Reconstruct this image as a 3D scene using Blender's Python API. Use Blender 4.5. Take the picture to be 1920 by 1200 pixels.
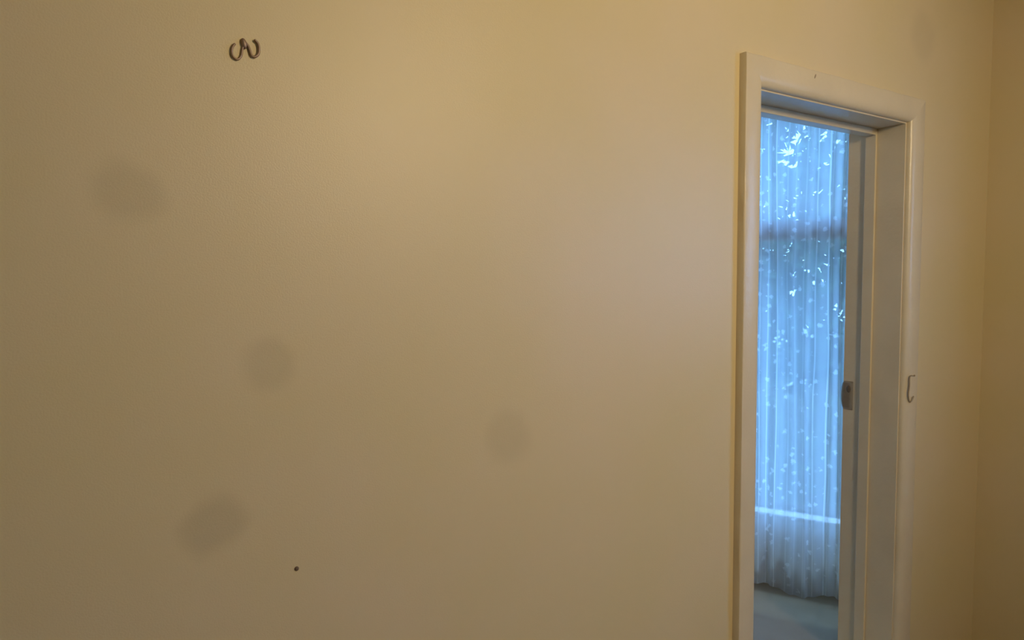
import bpy, bmesh, math, random
from mathutils import Vector, Matrix

random.seed(7)
scene = bpy.context.scene
for o in list(bpy.data.objects):
    bpy.data.objects.remove(o, do_unlink=True)
col = scene.collection

# ---------------------------------------------------------------- camera
CAM = Vector((-1.72799, -1.28241, 1.51128))
YAW, PITCH, ROLL, FPX = 0.594083, -0.062686, -0.007388, 1301.39
fwd = Vector((math.sin(YAW)*math.cos(PITCH), math.cos(YAW)*math.cos(PITCH), math.sin(PITCH)))
rgt = Vector((math.cos(YAW), -math.sin(YAW), 0.0))
upv = rgt.cross(fwd)
r2 = rgt*math.cos(ROLL) + upv*math.sin(ROLL)
u2 = -rgt*math.sin(ROLL) + upv*math.cos(ROLL)
cd = bpy.data.cameras.new('camera')
cd.sensor_width = 36.0
cd.lens = FPX/1920*36.0
cd.clip_start = 0.02
cam = bpy.data.objects.new('camera', cd)
col.objects.link(cam)
M = Matrix((r2, u2, -fwd)).transposed().to_4x4()
M.translation = CAM
cam.matrix_world = M
scene.camera = cam

# ---------------------------------------------------------------- world, lamp, exposure
w = bpy.data.worlds.new('sky')
scene.world = w
w.use_nodes = True
bg = w.node_tree.nodes['Background']
bg.inputs[0].default_value = (0.19, 0.465, 1.0, 1)
bg.inputs[1].default_value = 9.0

ld = bpy.data.lights.new('shaded_lamp', 'SPOT')
ld.energy = 109
ld.color = (1.0, 0.76, 0.43)
ld.shadow_soft_size = 0.2
ld.spot_size = math.radians(126)
ld.spot_blend = 1.0
lo = bpy.data.objects.new('shaded_lamp', ld)
lo.location = (-0.24, -2.3, 2.38)
lo.rotation_euler = (Vector((-0.26, 0.0, 1.8)) - Vector(lo.location)).to_track_quat('-Z', 'Y').to_euler()
col.objects.link(lo)

sd = bpy.data.lights.new('sun', 'SUN')
sd.energy = 2.0
sd.color = (0.45, 0.75, 1.0)
sd.angle = math.radians(2)
so = bpy.data.objects.new('sun', sd)
so.rotation_euler = Vector((-.892619*math.cos(math.radians(75)), -.450813*math.cos(math.radians(75)), -math.sin(math.radians(75)))).to_track_quat('-Z', 'Y').to_euler()
so.location = (4, 3, 8)
col.objects.link(so)

hd = bpy.data.lights.new('hall_bulb', 'POINT')
hd.energy = 4.5
hd.color = (1.0, 0.80, 0.6)
hd.shadow_soft_size = 0.1
ho = bpy.data.objects.new('hall_bulb', hd)
ho.location = (-0.55, 1.25, 2.3)
col.objects.link(ho)

vs = scene.view_settings
vs.view_transform = 'Standard'
vs.look = 'None'
vs.gamma = 1.0
vs.use_curve_mapping = False
vs.exposure = 0.0

# ---------------------------------------------------------------- helpers
def tag(o, label=None, cat=None, group=None, kind=None):
    if label: o['label'] = label
    if cat: o['category'] = cat
    if group: o['group'] = group
    if kind: o['kind'] = kind
    return o

def link(name, bm, mat, parent=None, smooth=False):
    me = bpy.data.meshes.new(name)
    bmesh.ops.recalc_face_normals(bm, faces=bm.faces)
    bm.to_mesh(me); bm.free()
    if smooth:
        for p in me.polygons: p.use_smooth = True
    me.materials.append(mat)
    o = bpy.data.objects.new(name, me)
    col.objects.link(o)
    if parent: o.parent = parent
    return o

def box(bm, x0, x1, y0, y1, z0, z1, M=None):
    vv = [Vector((x, y, z)) for x in (x0, x1) for y in (y0, y1) for z in (z0, z1)]
    if M: vv = [M @ v for v in vv]
    v = [bm.verts.new(c) for c in vv]
    for f in ((0,1,3,2),(4,6,7,5),(0,4,5,1),(2,3,7,6),(0,2,6,4),(1,5,7,3)):
        bm.faces.new([v[i] for i in f])

def bevel_all(bm, r, seg=2):
    bmesh.ops.bevel(bm, geom=list(bm.edges), offset=r, segments=seg, affect='EDGES', profile=0.5)

def bbox(name, dims, mat, parent=None, r=0.0, M=None):
    bm = bmesh.new(); box(bm, *dims, M=M)
    if r: bevel_all(bm, r)
    return link(name, bm, mat, parent)

def tube(bm, pts, rad, n=10):
    """round bar through points, rad is a number or a list, rounded ends"""
    pts = [Vector(p) for p in pts]
    if not isinstance(rad, (list, tuple)): rad = [rad]*len(pts)
    rings = []
    prev = None
    for i, p in enumerate(pts):
        a = pts[max(0, i-1)]; b = pts[min(len(pts)-1, i+1)]
        t = (b-a).normalized()
        if prev is None:
            ref = Vector((0, 1, 0)) if abs(t.y) < .8 else Vector((1, 0, 0))
            s = t.cross(ref).normalized()
        else:
            s = (prev - t*prev.dot(t)).normalized()
        prev = s
        q = t.cross(s)
        rings.append([bm.verts.new(p + (s*math.cos(k*2*math.pi/n) + q*math.sin(k*2*math.pi/n))*rad[i]) for k in range(n)])
    for A, B in zip(rings, rings[1:]):
        for k in range(n):
            bm.faces.new((A[k], A[(k+1) % n], B[(k+1) % n], B[k]))
    for R_, s_ in ((rings[0], -1), (rings[-1], 1)):
        c = sum((v.co for v in R_), Vector())/n
        i = 0 if s_ < 0 else -1
        t = (pts[1]-pts[0]).normalized() if s_ < 0 else (pts[-1]-pts[-2]).normalized()
        tip = bm.verts.new(c + t*s_*rad[i]*.7)
        for k in range(n):
            bm.faces.new((R_[k], R_[(k+1) % n], tip))

def smooth_path(pts, sub=6):
    """Catmull-Rom through the points"""
    P = [Vector(p) for p in pts]
    out = []
    for i in range(len(P)-1):
        a, b, c, d = P[max(i-1, 0)], P[i], P[i+1], P[min(i+2, len(P)-1)]
        for k in range(sub):
            t = k/sub
            out.append(.5*((2*b)+(c-a)*t+(2*a-5*b+4*c-d)*t*t+(3*b-a-3*c+d)*t**3))
    out.append(P[-1])
    return out

# ---------------------------------------------------------------- materials
def new_mat(name):
    m = bpy.data.materials.new(name); m.use_nodes = True
    nt = m.node_tree
    return m, nt, nt.nodes['Principled BSDF']

def N(nt, t, **kw):
    n = nt.nodes.new(t)
    for k, v in kw.items(): setattr(n, k, v)
    return n

def paint(name, rgb, rough=.5, var=.05, scale=1.3, bump=.02, bscale=260, spec=.5, second=None):
    m, nt, b = new_mat(name)
    g = N(nt, 'ShaderNodeNewGeometry')
    n1 = N(nt, 'ShaderNodeTexNoise'); n1.inputs['Scale'].default_value = scale; n1.inputs['Detail'].default_value = 4
    nt.links.new(g.outputs['Position'], n1.inputs['Vector'])
    mx = N(nt, 'ShaderNodeMix', data_type='RGBA')
    mr = N(nt, 'ShaderNodeMapRange'); mr.inputs[1].default_value = .35; mr.inputs[2].default_value = .65
    nt.links.new(n1.outputs['Fac'], mr.inputs[0]); nt.links.new(mr.outputs[0], mx.inputs['Factor'])
    s2 = second or tuple(c*(1-2*var) for c in rgb)
    mx.inputs['A'].default_value = (*rgb, 1); mx.inputs['B'].default_value = (*s2, 1)
    nt.links.new(mx.outputs['Result'], b.inputs['Base Color'])
    b.inputs['Roughness'].default_value = rough
    b.inputs['Specular IOR Level'].default_value = spec
    if bump:
        n2 = N(nt, 'ShaderNodeTexNoise'); n2.inputs['Scale'].default_value = bscale; n2.inputs['Detail'].default_value = 3
        nt.links.new(g.outputs['Position'], n2.inputs['Vector'])
        bp = N(nt, 'ShaderNodeBump'); bp.inputs['Strength'].default_value = bump; bp.inputs['Distance'].default_value = .01
        nt.links.new(n2.outputs['Fac'], bp.inputs['Height']); nt.links.new(bp.outputs[0], b.inputs['Normal'])
    m['mix'] = mx.name
    return m

WALLC = (.76, .642, .425)
M_wall = paint('cream_wall_paint', WALLC, rough=.44, scale=1.9, bump=.06, bscale=320, spec=.55, second=(.735, .625, .37))

def add_stains(m, spots):
    """soft round hand and damp stains on the painted plaster: (x, z, radius, strength)"""
    nt = m.node_tree; b = nt.nodes['Principled BSDF']
    g = N(nt, 'ShaderNodeNewGeometry')
    nz = N(nt, 'ShaderNodeTexNoise'); nz.inputs['Scale'].default_value = 9; nz.inputs['Detail'].default_value = 2
    nt.links.new(g.outputs['Position'], nz.inputs['Vector'])
    sub = N(nt, 'ShaderNodeVectorMath', operation='SUBTRACT'); sub.inputs[1].default_value = (.5, .5, .5)
    nt.links.new(nz.outputs['Color'], sub.inputs[0])
    scl = N(nt, 'ShaderNodeVectorMath', operation='SCALE'); scl.inputs['Scale'].default_value = .05
    nt.links.new(sub.outputs[0], scl.inputs[0])
    wp = N(nt, 'ShaderNodeVectorMath', operation='ADD')
    nt.links.new(g.outputs['Position'], wp.inputs[0]); nt.links.new(scl.outputs[0], wp.inputs[1])
    prev = None
    for (x, z, r, s) in spots:
        d = N(nt, 'ShaderNodeVectorMath', operation='DISTANCE'); d.inputs[1].default_value = (x, 0, z)
        nt.links.new(wp.outputs[0], d.inputs[0])
        mr = N(nt, 'ShaderNodeMapRange', interpolation_type='SMOOTHSTEP')
        mr.inputs[1].default_value = r*.45; mr.inputs[2].default_value = r*1.15
        mr.inputs[3].default_value = 1-s; mr.inputs[4].default_value = 1
        nt.links.new(d.outputs['Value'], mr.inputs[0])
        if prev is None: prev = mr.outputs[0]
        else:
            mu = N(nt, 'ShaderNodeMath', operation='MULTIPLY')
            nt.links.new(prev, mu.inputs[0]); nt.links.new(mr.outputs[0], mu.inputs[1]); prev = mu.outputs[0]
    hs = N(nt, 'ShaderNodeVectorMath', operation='SCALE')
    nt.links.new(nt.nodes[m['mix']].outputs['Result'], hs.inputs[0]); nt.links.new(prev, hs.inputs['Scale'])
    nt.links.new(hs.outputs[0], b.inputs['Base Color'])

M_wall_stained = paint('stained_cream_wall_paint', WALLC, rough=.44, scale=1.9, bump=.06, bscale=320, spec=.55, second=(.735, .625, .37))
add_stains(M_wall_stained, [(-1.607, 1.652, .062, .11), (-1.395, 1.355, .055, .10), (-1.495, 1.08, .062, .14),
                            (-.872, 1.149, .07, .08), (.93, 2.36, .10, .07)])
M_trim = paint('cream_gloss_trim_paint', (.76, .67, .50), rough=.30, var=.03, scale=7, bump=.10, bscale=60, spec=.5)
M_ceil = paint('ceiling_paint', (.80, .76, .68), rough=.8, bump=0)
M_hall = paint('hall_wall_paint', (.78, .76, .72), rough=.7, bump=.03)
M_floor = paint('dark_floor_boards', (.33, .255, .17), rough=.55, scale=5, bump=.03)
M_carpet = paint('brown_carpet', (.42, .33, .23), rough=.95, scale=9, bump=.2, bscale=400)
M_steel = paint('dull_brass_metal', (.36, .26, .20), rough=.5, scale=90, bump=0)
M_steel.node_tree.nodes['Principled BSDF'].inputs['Metallic'].default_value = .6
M_paintedmetal = paint('painted_over_metal', (.36, .285, .185), rough=.4, scale=60, bump=0)
M_plate = paint('painted_strike_metal', (.56, .49, .38), rough=.35, scale=50, bump=0)
M_dark = paint('dark_hole', (.16, .135, .11), rough=.8, bump=0)
M_nail = paint('nail_iron', (.17, .125, .10), rough=.5, scale=120, bump=0)
M_white = paint('white_window_paint', (.78, .76, .72), rough=.4, scale=6, bump=.02, bscale=90)
M_brown = paint('brown_window_paint', (.50, .33, .22), rough=.5, scale=6, bump=.02, bscale=90)
M_sash = paint('shade_dark_sash', (.10, .085, .075), rough=.6, scale=6, bump=0)  # backlit shade of the bottom rail, put into its colour
M_ground = paint('pale_garden_paving', (.27, .26, .22), rough=.95, scale=2.5, bump=.3, bscale=20)
M_bark = paint('tree_bark', (.12, .09, .07), rough=.95, scale=14, bump=.4, bscale=60)
M_leaf = paint('garden_leaf', (.055, .12, .055), rough=.5, scale=6, var=.15, bump=0)

m, nt, b = new_mat('window_glass')
out = nt.nodes['Material Output']
tr = N(nt, 'ShaderNodeBsdfTransparent'); tr.inputs[0].default_value = (.95, .97, .97, 1)
gl = N(nt, 'ShaderNodeBsdfGlossy'); gl.inputs['Roughness'].default_value = .02
ms = N(nt, 'ShaderNodeMixShader'); ms.inputs[0].default_value = .06
nt.links.new(tr.outputs[0], ms.inputs[1]); nt.links.new(gl.outputs[0], ms.inputs[2]); nt.links.new(ms.outputs[0], out.inputs[0])
M_glass = m

# sheer lace: threads let light through them, the mesh between them is open
m, nt, b = new_mat('lace_curtain_cloth')
out = nt.nodes['Material Output']
tr = N(nt, 'ShaderNodeBsdfTransparent')
tl = N(nt, 'ShaderNodeBsdfTranslucent'); tl.inputs[0].default_value = (.90, .91, .93, 1)
df = N(nt, 'ShaderNodeBsdfDiffuse'); df.inputs[0].default_value = (.74, .74, .74, 1)
cl = N(nt, 'ShaderNodeMixShader'); cl.inputs[0].default_value = .10
nt.links.new(tl.outputs[0], cl.inputs[1]); nt.links.new(df.outputs[0], cl.inputs[2])
uv = N(nt, 'ShaderNodeUVMap')
vo = N(nt, 'ShaderNodeTexVoronoi', feature='F1'); vo.inputs['Scale'].default_value = 23; vo.inputs['Randomness'].default_value = .75
nt.links.new(uv.outputs[0], vo.inputs['Vector'])
wn = N(nt, 'ShaderNodeTexNoise'); wn.inputs['Scale'].default_value = 70; wn.inputs['Detail'].default_value = 1
nt.links.new(uv.outputs[0], wn.inputs['Vector'])
ad = N(nt, 'ShaderNodeMath', operation='MULTIPLY_ADD'); ad.inputs[1].default_value = .55
nt.links.new(wn.outputs['Fac'], ad.inputs[0]); nt.links.new(vo.outputs['Distance'], ad.inputs[2])
mr = N(nt, 'ShaderNodeMapRange'); mr.inputs[1].default_value = .42; mr.inputs[2].default_value = .56
mr.inputs[3].default_value = .92; mr.inputs[4].default_value = .59     # close woven sprigs on an open net
nt.links.new(ad.outputs[0], mr.inputs[0])
sx = N(nt, 'ShaderNodeSeparateXYZ'); nt.links.new(uv.outputs[0], sx.inputs[0])
wv = N(nt, 'ShaderNodeTexNoise'); wv.inputs['Scale'].default_value = 2.2; wv.inputs['Detail'].default_value = 1
nt.links.new(uv.outputs[0], wv.inputs['Vector'])
wx = N(nt, 'ShaderNodeMath', operation='MULTIPLY_ADD'); wx.inputs[1].default_value = .02
nt.links.new(wv.outputs['Fac'], wx.inputs[0]); nt.links.new(sx.outputs['X'], wx.inputs[2])
v1 = N(nt, 'ShaderNodeTexVoronoi', voronoi_dimensions='1D', feature='F1'); v1.inputs['Scale'].default_value = 25
nt.links.new(wx.outputs[0], v1.inputs['W'])
st = N(nt, 'ShaderNodeMapRange', interpolation_type='SMOOTHSTEP'); st.inputs[1].default_value = .035; st.inputs[2].default_value = .12
st.inputs[3].default_value = 1; st.inputs[4].default_value = 0       # bright fold lines put into the opacity as denser vertical stripes
nt.links.new(v1.outputs['Distance'], st.inputs[0])
cr = N(nt, 'ShaderNodeSeparateColor'); nt.links.new(v1.outputs['Color'], cr.inputs[0])
sw = N(nt, 'ShaderNodeMath', operation='MULTIPLY'); nt.links.new(st.outputs[0], sw.inputs[0]); nt.links.new(cr.outputs[0], sw.inputs[1])
op = N(nt, 'ShaderNodeMath', operation='MULTIPLY_ADD', use_clamp=True); op.inputs[1].default_value = .55
nt.links.new(sw.outputs[0], op.inputs[0]); nt.links.new(mr.outputs[0], op.inputs[2])
ms = N(nt, 'ShaderNodeMixShader')
nt.links.new(op.outputs[0], ms.inputs[0]); nt.links.new(tr.outputs[0], ms.inputs[1]); nt.links.new(cl.outputs[0], ms.inputs[2])
nt.links.new(ms.outputs[0], out.inputs[0])
M_lace = m

# ---------------------------------------------------------------- room shell
W, H, T = 0.8257, 2.04, 0.21          # door opening, its height, wall thickness
XL, XR, YB, ZC = -2.7, 1.486, -3.3, 2.62
HX0, HY1 = -1.7, 2.3                    # hall beyond the doorway
FZ = -0.13                              # this room lies a step below the hall
JT = 0.022                              # jamb lining thickness

def struct(name, bm, mat, label=None):
    o = link(name, bm, mat)
    return tag(o, label, None, None, 'structure')

bm = bmesh.new()
box(bm, XL, -JT, 0, T, FZ, ZC); box(bm, W+JT, XR+.12, 0, T, FZ, ZC); box(bm, -JT, W+JT, 0, T, H+JT, ZC); box(bm, -JT, W+JT, 0, T, FZ, 0)
tag(struct('wall_front', bm, M_wall_stained, 'cream painted plaster wall with faint round stains and the doorway'), cat='wall')

# right wall with its daylight window (out of frame)
WY0, WY1, WZ0, WZ1 = -2.50, -1.32, 1.30, 2.25
bm = bmesh.new()
box(bm, XR, XR+.12, WY1, 0, FZ, ZC); box(bm, XR, XR+.12, YB, WY0, FZ, ZC)
box(bm, XR, XR+.12, WY0, WY1, FZ, WZ0); box(bm, XR, XR+.12, WY0, WY1, WZ1, ZC)
tag(struct('wall_right', bm, M_wall, 'dim cream side wall at the right edge beside the doorway'), cat='wall')
bm = bmesh.new(); box(bm, XL-.1, XL, YB, T, FZ, ZC); tag(struct('wall_left', bm, M_wall, 'cream side wall far left behind the camera'), cat='wall')
bm = bmesh.new(); box(bm, XL-.1, XR+.12, YB-.1, YB, FZ, ZC); tag(struct('wall_back', bm, M_wall, 'cream wall behind the camera'), cat='wall')
bm = bmesh.new(); box(bm, XL-.1, XR+.12, YB-.1, T, ZC, ZC+.1); tag(struct('ceiling', bm, M_ceil, 'plain pale ceiling of the warm lit room'), cat='ceiling')
bm = bmesh.new(); box(bm, XL-.1, XR+.12, YB-.1, 0, FZ-.1, FZ); tag(struct('floor', bm, M_carpet, 'brown floor of the warm lit room'), cat='floor')

# ---------------------------------------------------------------- hall beyond: angled wall with the window
SA = Vector((1.13743, .85546, 0)); D = Vector((.450813, -.892619, 0)); NO = Vector((.892619, .450813, 0))
WM = Matrix((D, NO, Vector((0, 0, 1)))).transposed().to_4x4(); WM.translation = SA   # local: x along wall, y outwards, z up
T0, T1 = -1.75, .722           # ends of the angled wall
O0, O1, Z0, Z1 = -1.1, .56, .35, 2.42  # window opening
bm = bmesh.new()
for d in ((T0, O0, -.02, .12, 0, ZC), (O1, T1, -.02, .12, 0, ZC), (O0, O1, -.02, .12, 0, Z0), (O0, O1, -.02, .12, Z1, ZC)):
    box(bm, *d, M=WM)
tag(struct('wall_hall_window', bm, M_hall, 'dim wall under the blue lit window beyond the doorway'), cat='wall')
pe = WM @ Vector((T0, 0, 0))
bm = bmesh.new(); box(bm, HX0, pe.x+.1, pe.y-.02, pe.y+.1, 0, ZC); tag(struct('wall_hall_far', bm, M_hall, 'far wall of the room beyond the doorway'), cat='wall')
bm = bmesh.new(); box(bm, HX0-.1, HX0, T, pe.y+.1, 0, ZC); tag(struct('wall_hall_left', bm, M_hall, 'left wall of the room beyond the doorway'), cat='wall')
q = [(HX0, T), (XR, T), (pe.x+.05, pe.y), (HX0, pe.y)]
for nm, za, zb, mt, lb in (('floor_hall', -.1, 0, M_floor, 'dark floor seen through the lower doorway'), ('ceiling_hall', ZC, ZC+.1, M_ceil, 'ceiling of the room beyond the doorway')):
    bm = bmesh.new()
    lo_ = [bm.verts.new((x, y, za)) for x, y in q]; hi_ = [bm.verts.new((x, y, zb)) for x, y in q]
    bm.faces.new(lo_); bm.faces.new(hi_)
    for i in range(4): bm.faces.new((lo_[i], lo_[(i+1) % 4], hi_[(i+1) % 4], hi_[i]))
    tag(struct(nm, bm, mt, lb), cat=nm.split('_')[0])

# ---------------------------------------------------------------- windows
def window(name, label, MX, x0, x1, z0, z1, rail, mat, ysill):
    r = bpy.data.objects.new(name, None); col.objects.link(r)
    tag(r, label, 'window', None, 'structure')
    f = .045
    bbox('window_jamb', (x0, x0+f, .03, .10, z0, z1), M_white, r, .003, MX)
    bbox('window_jamb', (x1-f, x1, .03, .10, z0, z1), M_white, r, .003, MX)
    bbox('window_head', (x0+f, x1-f, .03, .10, z1-f, z1), M_white, r, .003, MX)
    bbox('window_sill', (x0, x1, -.03, ysill, z0-.03, z0+.004), M_white, r, .003, MX)
    bbox('bottom_rail', (x0+f, x1-f, .052, .066, z0+.004, z0+.04), M_sash, r, .002, MX)
    spans = [(z0+.04, z1-f)]
    if rail:
        bbox('transom_rail', (x0+f, x1-f, -.050, .09, rail[0], rail[1]), mat, r, .004, MX)
        spans = [(z0+.04, rail[0]), (rail[1], z1-f)]
    for (a, c) in spans:
        bbox('pane', (x0+f, x1-f, .060, .064, a, c), M_glass, r, 0, MX)
    return r
window('window_1', 'tall blue lit window with brown transom rail behind the lace curtain', WM, O0, O1, Z0, Z1, (1.672, 1.762), M_brown, .085)
RM = Matrix(((0, 1, 0, XR), (-1, 0, 0, 0), (0, 0, 1, 0), (0, 0, 0, 1)))   # local x -> -y, local y -> +x
window('window_2', 'daylight window in the right hand wall out of view', RM, -WY1, -WY0, WZ0, WZ1, None, M_white, .15)

# ---------------------------------------------------------------- doorway lining
door = bpy.data.objects.new('door_1', None); col.objects.link(door)
tag(door, 'open doorway with cream moulded architrave and lining', 'doorway', None, 'structure')
bbox('jamb', (-JT, 0, .0, T, 0, H+JT), M_trim, door, .0015)
jr = bbox('jamb', (W, W+JT, .0, T, 0, H+JT), M_trim, door, .0015)
bbox('jamb_head', (0, W, .0, T, H, H+JT), M_trim, door, .0015)
SD = .011
bbox('door_stop', (0, SD, .100, .140, 0, H), M_trim, door, .002)
bbox('door_stop', (W-SD, W, .100, .140, 0, H), M_trim, door, .002)
bbox('stop_head', (SD, W-SD, .100, .140, H-.023, H), M_trim, door, .002)

prof = [(.005, 0), (.005, .005)] + [(.038-.033*math.cos(a*math.pi/16), .005+.019*math.sin(a*math.pi/16)) for a in range(1, 9)] + \
       [(.083, .024), (.0865, .0227), (.088, .020), (.088, 0)]
def architrave(kind):
    bm = bmesh.new(); rows = []
    for (u, t) in prof:
        if kind == 'left':  ends = [Vector((-u, -t, FZ)), Vector((-u, -t, H+u))]
        elif kind == 'right': ends = [Vector((W+u, -t, FZ)), Vector((W+u, -t, H+u))]
        else: ends = [Vector((-u, -t, H+u)), Vector((W+u, -t, H+u))]
        n = 30
        row = []
        for k in range(n+1):
            p = ends[0].lerp(ends[1], k/n)
            if 0 < k < n and .03 < u:      # hand planed, many coats of paint
                p += Vector((0, random.uniform(-.0004, .0004), 0))
            if kind == 'head' and 0 < k < n and u > .08:
                p.z += random.uniform(-.0012, .0012)
            row.append(bm.verts.new(p))
        rows.append(row)
    for A, B in zip(rows, rows[1:]):
        for k in range(len(A)-1): bm.faces.new((A[k], A[k+1], B[k+1], B[k]))
    for k in (0, -1): bm.faces.new([r[k] for r in rows])
    o = link('architrave', bm, M_trim, door, smooth=True)
    o.data.shade_smooth() if hasattr(o.data, 'shade_smooth') else None
    mod = o.modifiers.new('split', 'EDGE_SPLIT'); mod.split_angle = math.radians(32)
    return o
for k in ('left', 'right', 'head'): architrave(k)

# chipped nail hole in the head
bm = bmesh.new()
bmesh.ops.create_uvsphere(bm, u_segments=12, v_segments=8, radius=1, matrix=Matrix.Translation((.236, -.0238, 2.109)) @ Matrix.Rotation(.5, 4, 'Y') @ Matrix.Diagonal((.0035, .0012, .0085, 1)))
tag(link('nail_hole', bm, M_paintedmetal, door, True), 'dark chip in the paint of the head')

# strike plate for the latch on the far lining, its lip curls round the back edge
bm = bmesh.new()
pr = [(.170, -.0012), (.186, -.0014), (.206, -.0016), (.2125, -.0005), (.2155, .003), (.217, .008)]
Zc, hh = 1.045, .055
nz_ = 12
grid = []
for (y, dx) in pr:
    row = []
    for k in range(nz_+1):
        tt = -1 + 2*k/nz_
        z = Zc + tt*hh*(1 if y < .2 else .98)
        yy = y if y < .207 else .207 + (y-.207)*math.sqrt(max(0, 1-tt*tt))*1.6
        row.append(bm.verts.new((W + dx, yy, z)))
    grid.append(row)
for A, B in zip(grid, grid[1:]):
    for k in range(nz_): bm.faces.new((A[k], A[k+1], B[k+1], B[k]))
bmesh.ops.solidify(bm, geom=list(bm.faces), thickness=.0025)
spl = link('strike_plate', bm, M_plate, door, True)
tag(spl, 'small painted strike plate with a curved lip')
bm = bmesh.new()
bmesh.ops.create_uvsphere(bm, u_segments=16, v_segments=10, radius=1, matrix=Matrix.Translation((W-.0018, .187, Zc+.025)) @ Matrix.Diagonal((.0028, .009, .014, 1)))
tag(link('latch_hole', bm, M_dark, spl), 'dark latch hole')

# ---------------------------------------------------------------- lace curtain
rng = random.Random(21)
X0, X1, ZB, ZT = O0-.06, O1+.05, .012, 2.50
ctl = []; xx = X0; side = 1
while xx < X1:                                   # gathered cloth seen from above: soft uneven waves
    step = rng.uniform(.014, .042)
    ctl.append((xx, side*rng.uniform(.002, .013)))
    xx += step; side = -side
path = [(v.x, v.y) for v in smooth_path([(a, b, 0) for a, b in ctl], 9)]
bm = bmesh.new()
uvl = bm.loops.layers.uv.new('UVMap')
nx, nzr = len(path)-1, 36
arc = [0.0]
for i in range(nx):
    arc.append(arc[-1] + math.hypot(path[i+1][0]-path[i][0], path[i+1][1]-path[i][1]))
vg = []
for i, (x, y) in enumerate(path):
    c = []
    for j in range(nzr+1):
        t = j/nzr
        z = ZB + (ZT-ZB)*t
        sway = .006*math.sin(z*1.9+x*7) + .004*math.sin(z*3.1+x*31)
        hem = .014*math.sin(x*21)*(1-t)**6
        c.append(bm.verts.new((x+sway, -.092 + (.85+.35*(1-t))*y + .006*math.sin(x*19+z*.6), z+hem)))
    vg.append(c)
for i in range(nx):
    for j in range(nzr):
        f = bm.faces.new((vg[i][j], vg[i+1][j], vg[i+1][j+1], vg[i][j+1]))
        f.smooth = True
        for lp, (a, c) in zip(f.loops, ((i, j), (i+1, j), (i+1, j+1), (i, j+1))):
            lp[uvl].uv = (arc[a], vg[a][c].co.z)
for v in bm.verts: v.co = WM @ v.co
me = bpy.data.meshes.new('lace_curtain'); bm.to_mesh(me); bm.free()
me.materials.append(M_lace)
cur = bpy.data.objects.new('lace_curtain', me); col.objects.link(cur)
tag(cur, 'sheer blue lit lace curtain hanging in folds over the window beyond the doorway', 'curtain')
bm = bmesh.new(); tube(bm, [WM @ Vector((X0-.06, -.095, ZT+.008)), WM @ Vector((X1+.02, -.095, ZT+.008))], .009, 12)
link('curtain_rod', bm, M_white, cur, True)

# ---------------------------------------------------------------- garden outside
bm = bmesh.new(); box(bm, -14, 20, -14, 20, -.42, -.34)
tag(struct('ground', bm, M_ground, 'garden ground outside the window'), cat='ground')

def shrub(label, c, rx, ry, z0, zt, n, hollows):
    """leafy shrub in window coordinates: c = (along, out), half sizes rx, ry"""
    root = bpy.data.objects.new('garden_shrub', None); root.location = WM @ Vector((c[0], c[1], -.34)); col.objects.link(root)
    tag(root, label, 'shrub', 'shrubs in the garden')
    back = Matrix.Translation(-root.location) @ WM
    bm = bmesh.new()
    for k in range(5):
        a = k*1.3
        p0 = Vector((c[0]+.1*math.cos(a), c[1]+.06*math.sin(a), -.35))
        p1 = p0 + Vector((.3*rx*math.cos(a), .3*ry*math.sin(a), zt*.45)); p2 = p1 + Vector((.3*rx*math.cos(a+.5), .3*ry*math.sin(a+.5), zt*.4))
        tube(bm, [back @ p for p in smooth_path([p0, p1, p2], 4)], [.03-.0022*i for i in range(9)], 7)
    link('stem', bm, M_bark, root, True)
    bm = bmesh.new()
    for i in range(n):
        a = random.uniform(0, 2*math.pi); rr = random.random()**.45
        z = random.uniform(z0, zt)
        p = Vector((c[0]+rx*rr*math.cos(a), c[1]+ry*rr*math.sin(a), z))
        if any(((p.x-h[0])/h[2])**2 + ((p.z-h[1])/h[3])**2 < 1 for h in hollows) and random.random() < .985: continue
        L = random.uniform(.07, .17); wd = L*random.uniform(.26, .42)
        d = Vector((random.gauss(0, 1), random.gauss(0, .6), random.gauss(-.5, .7))).normalized()
        s = d.cross(Vector((random.gauss(0, .4), 1, random.gauss(0, .4)))).normalized()
        q = d.cross(s)
        m0 = p + d*L*.45 + q*L*.05; t0 = p + d*L
        v = [bm.verts.new(back @ x) for x in (p, m0 + s*wd*.5, t0, m0 - s*wd*.5)]
        bm.faces.new((v[0], v[1], v[2])); bm.faces.new((v[0], v[2], v[3]))
    o = link('foliage', bm, M_leaf, root); tag(o, kind='stuff')
    return root
hol = [(-.115, 2.43, .055, .15), (-.008, 2.46, .035, .14), (.07, 2.53, .035, .05), (-.14, 2.20, .04, .09), (-.20, 2.22, .04, .05), (.0, 2.10, .03, .07), (.05, 1.55, .035, .12)]
shrub('tall leafy shrub with sky gaps seen through the curtain', (.2, 1.7), 1.5, .4, -.3, 3.3, 19000, hol)

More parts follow.
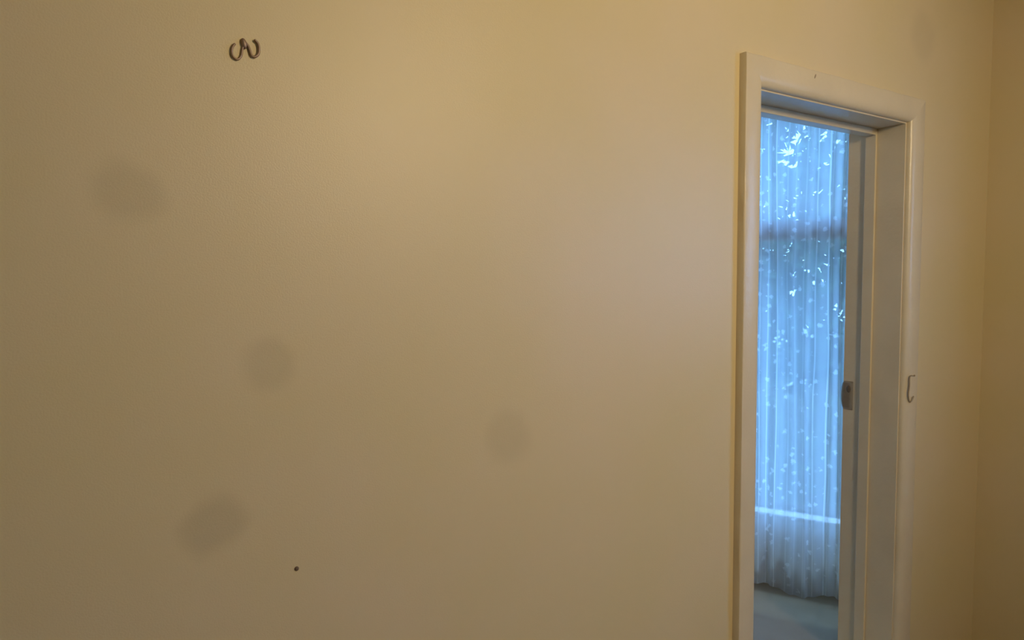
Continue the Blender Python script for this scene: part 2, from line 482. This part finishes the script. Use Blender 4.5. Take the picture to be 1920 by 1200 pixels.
# ---------------------------------------------------------------- small fittings on the wall
# bent double coat hook
hk = bpy.data.objects.new('coat_hook', None); hk.location = (-1.4175, 0, 1.90); col.objects.link(hk)
tag(hk, 'small dark double coat hook high on the left of the cream wall', 'hook')
def hkp(pts): return [Vector((x, y, z)) for x, y, z in pts]
def px(u, v, Y):
    d = fwd*FPX + r2*(u-960) - u2*(v-600)
    return CAM + d*((Y-CAM.y)/d.y)
def wire(name, pts, rad, mat, parent):
    bm = bmesh.new(); P = [p - parent.location for p in smooth_path(pts, 5)]
    tube(bm, P, rad, 10)
    return link(name, bm, mat, parent, True)
def hp(cx_, cy_, Y): return px(400+cx_/12, 40+cy_/12, Y)
wire('prong', [hp(700, 470, -0.0025), hp(655, 620, -0.0025), hp(625, 780, -0.0028), hp(545, 855, -0.0031), hp(450, 800, -0.0033), hp(415, 690, -0.0034), hp(432, 580, -0.0035), hp(485, 505, -0.0035)], .0020, M_steel, hk)
wire('prong', [hp(705, 470, -0.0025), hp(775, 540, -0.0025), hp(825, 660, -0.0028), hp(860, 765, -0.0031), hp(930, 800, -0.0033), hp(1010, 740, -0.0034), hp(1030, 620, -0.0035), hp(1005, 500, -0.0035), hp(930, 420, -0.0036)], .0023, M_steel, hk)
bm = bmesh.new()
c0 = hp(690, 500, -.003) - hk.location
bmesh.ops.create_uvsphere(bm, u_segments=16, v_segments=10, radius=1, matrix=Matrix.Translation(c0) @ Matrix.Rotation(-.25, 4, 'Y') @ Matrix.Diagonal((.0048, .004, .0092, 1)))
link('backplate', bm, M_steel, hk, True)

# nail in the plaster
bm = bmesh.new()
tube(bm, [(0, .004, 0), (0, -.0012, 0)], .0042, 14)
nl = link('nail', bm, M_nail, None, True); nl.location = px(556, 1066, 0)
tag(nl, 'dark nail head low on the cream wall', 'nail')

# hanging cabin hook on the right architrave
lk = bpy.data.objects.new('door_hook', None); lk.location = px(1706, 730, -.024); col.objects.link(lk)
tag(lk, 'little painted wire door hook hanging on the right architrave', 'hook')
wire('hook_wire', [px(1713, 705, -.022), px(1706, 706, -.027), px(1705, 722, -.027), px(1703, 740, -.026), px(1705, 752, -.026), px(1709, 752, -.028), px(1713, 743, -.030)], .0024, M_paintedmetal, lk)
bm = bmesh.new(); e0 = px(1712, 704, -.021) - lk.location
tube(bm, [e0 + Vector((0, .004, 0)), e0 + Vector((0, -.006, 0))], .0035, 12)
link('screw_eye', bm, M_paintedmetal, lk, True)
